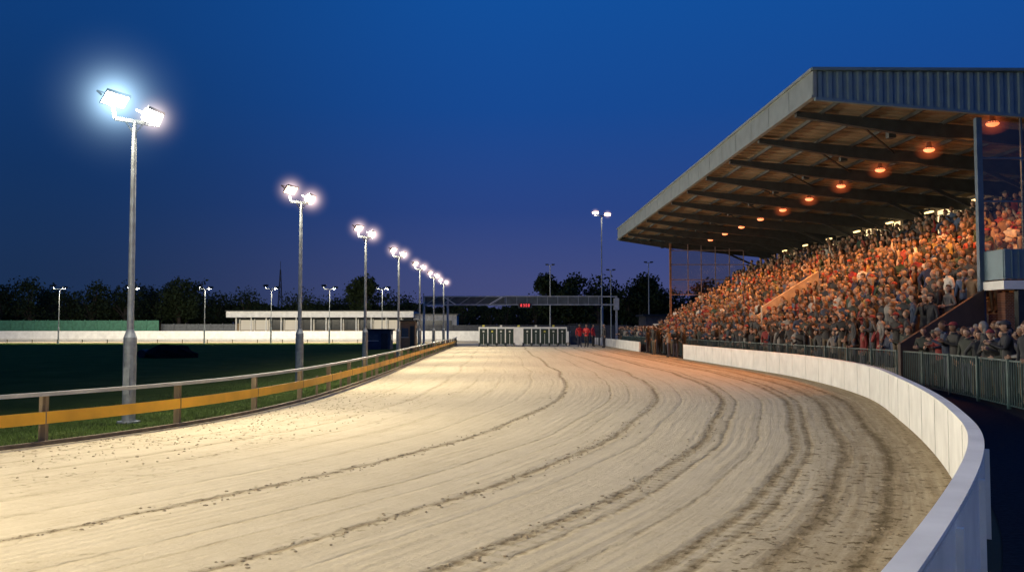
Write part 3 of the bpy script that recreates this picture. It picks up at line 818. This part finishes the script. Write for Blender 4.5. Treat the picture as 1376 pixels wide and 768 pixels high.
mb=MB(); mb.box(-16,188,2.6,9,7,5.2,0); mb.box(-16,188,5.3,9.6,7.6,.25,1); mb.box(-16,184.45,3.4,7,.1,1.2,2); mb.obj('tote_building',[mat('grey_render',(.30,.31,.33),.8),dark,mat('tote_window',(.04,.05,.06),.2)])
def board_fence(name,xa,xb,d,h,mt):
    mb=MB(); x=xa
    while x<xb:
        mb.box(x+1.2,d,h/2,2.36,.1,h,0); mb.box(x,d-.1,h/2+.05,.15,.15,h+.1,0); x+=2.4
    mb.obj(name,[mt])
board_fence('green_board_fence',-112,-69.5,173,3.9,mat('green_boards',(.05,.17,.11),.7))
board_fence('dark_board_fence',-69,-56,175,3.2,mat('grey_boards',(.10,.11,.12),.7))
board_fence('grey_board_fence',-21,22,172,3.0,mat('grey_boards_b',(.06,.065,.075),.7))
mb=MB(); mb.box(30,150,2.2,16,8,4.4,0); mb.box(30,150,4.55,17,9,.3,1)
for k in range(5): mb.box(24+k*3,145.95,2.6,1.6,.1,1.1,2)
mb.obj('service_building',[mat('dark_render',(.08,.08,.09),.8),dark,emis('service_window',(1,.8,.5),.25)])

# ------------------------------------------------------------------ trees
def tree(mb,x,d,h,wd,nl=900):
    mb.tube([(x,d,0),(x+.1,d,h*.25),(x,d,h*.55)],[h*.035,h*.028,h*.014],7,1)
    bl=[]
    for k in range(12):
        a=random.uniform(0,6.28); rr=wd*.5*random.uniform(.1,.75); z=h*random.uniform(.30,.86)
        rr*=1-.6*max(0,(z/h-.6)/.4)
        c=Vector((x+rr*math.cos(a),d+rr*math.sin(a),z)); bl.append((c,wd*random.uniform(.18,.28)))
        mb.tube([(x,d,h*random.uniform(.22,.4)),(c+Vector((x,d,h*.4)))/2,c],[h*.014,h*.009,h*.003],4,1,False)
    for _ in range(nl):
        c,r=random.choice(bl); v=Vector((random.gauss(0,1),random.gauss(0,1),random.gauss(0,.8))).normalized()*r*random.uniform(.25,1.12)**.7
        p=c+v; s_=random.uniform(.2,.48)*h/14
        a=Vector((random.uniform(-1,1),random.uniform(-1,1),random.uniform(-1,1))).normalized()*s_; b=a.cross(Vector((random.uniform(-1,1),random.uniform(-1,1),random.uniform(-1,1)))).normalized()*s_
        mb.add([p-a,p-b*.6,p+a,p+b*.6],[(0,1,2,3)],0)
mb=MB()
def tx(px,d): return (px-688)/1192*d
for px in range(-120,560,14):
    d=random.uniform(205,240); base=17.5 if px<60 else 15.5
    if 200<px<275: base=17.5
    if px>330: base=12.5
    h=(base+random.uniform(-3.0,1.5))*.86
    tree(mb,tx(px+random.uniform(-8,8),d),d,h,random.uniform(8,12),1100)
for px in range(560,760,20):
    d=random.uniform(215,240); tree(mb,tx(px,d),d,random.uniform(7.5,10.5),9,800)
for px in list(range(790,960,14)):
    d=random.uniform(200,225); tree(mb,tx(px,d),d,random.uniform(11,15.5),10,1100)
mb.obj('distant_tree_line',[leaf,bark])
for px,h,wd in((740,15.5,11),(765,17,12),(868,15.5,11),(240,15,10),(488,15,9)):
    mb=MB(); tree(mb,tx(px,205),205,h,wd,3600); mb.obj('oak_tree',[leaf,bark])
# low hedge closing gaps
mb=MB()
for _ in range(12000):
    x=random.uniform(-170,110); p=Vector((x,245+random.uniform(-2,2),random.uniform(0,1)**.8*(8.4+1.6*noise.noise(Vector((x*.12,0,0))))))
    s_=.9; a=Vector((random.uniform(-1,1),random.uniform(-1,1),random.uniform(-1,1))).normalized()*s_; b=a.cross(Vector((random.uniform(-1,1),random.uniform(-1,1),random.uniform(-1,1)))).normalized()*s_
    mb.add([p-a,p-b,p+a,p+b],[(0,1,2,3)])
mb.obj('distant_hedge',[leaf])

# ------------------------------------------------------------------ camera
cd=bpy.data.cameras.new('camera'); cam=bpy.data.objects.new('camera',cd); link(cam); sc.camera=cam
cd.sensor_width=36; cd.lens=31.18; cd.clip_end=3000; cd.clip_start=.05
cam.location=(0,0,2.5*K); cam.rotation_euler=(math.radians(90+2.69),0,0)
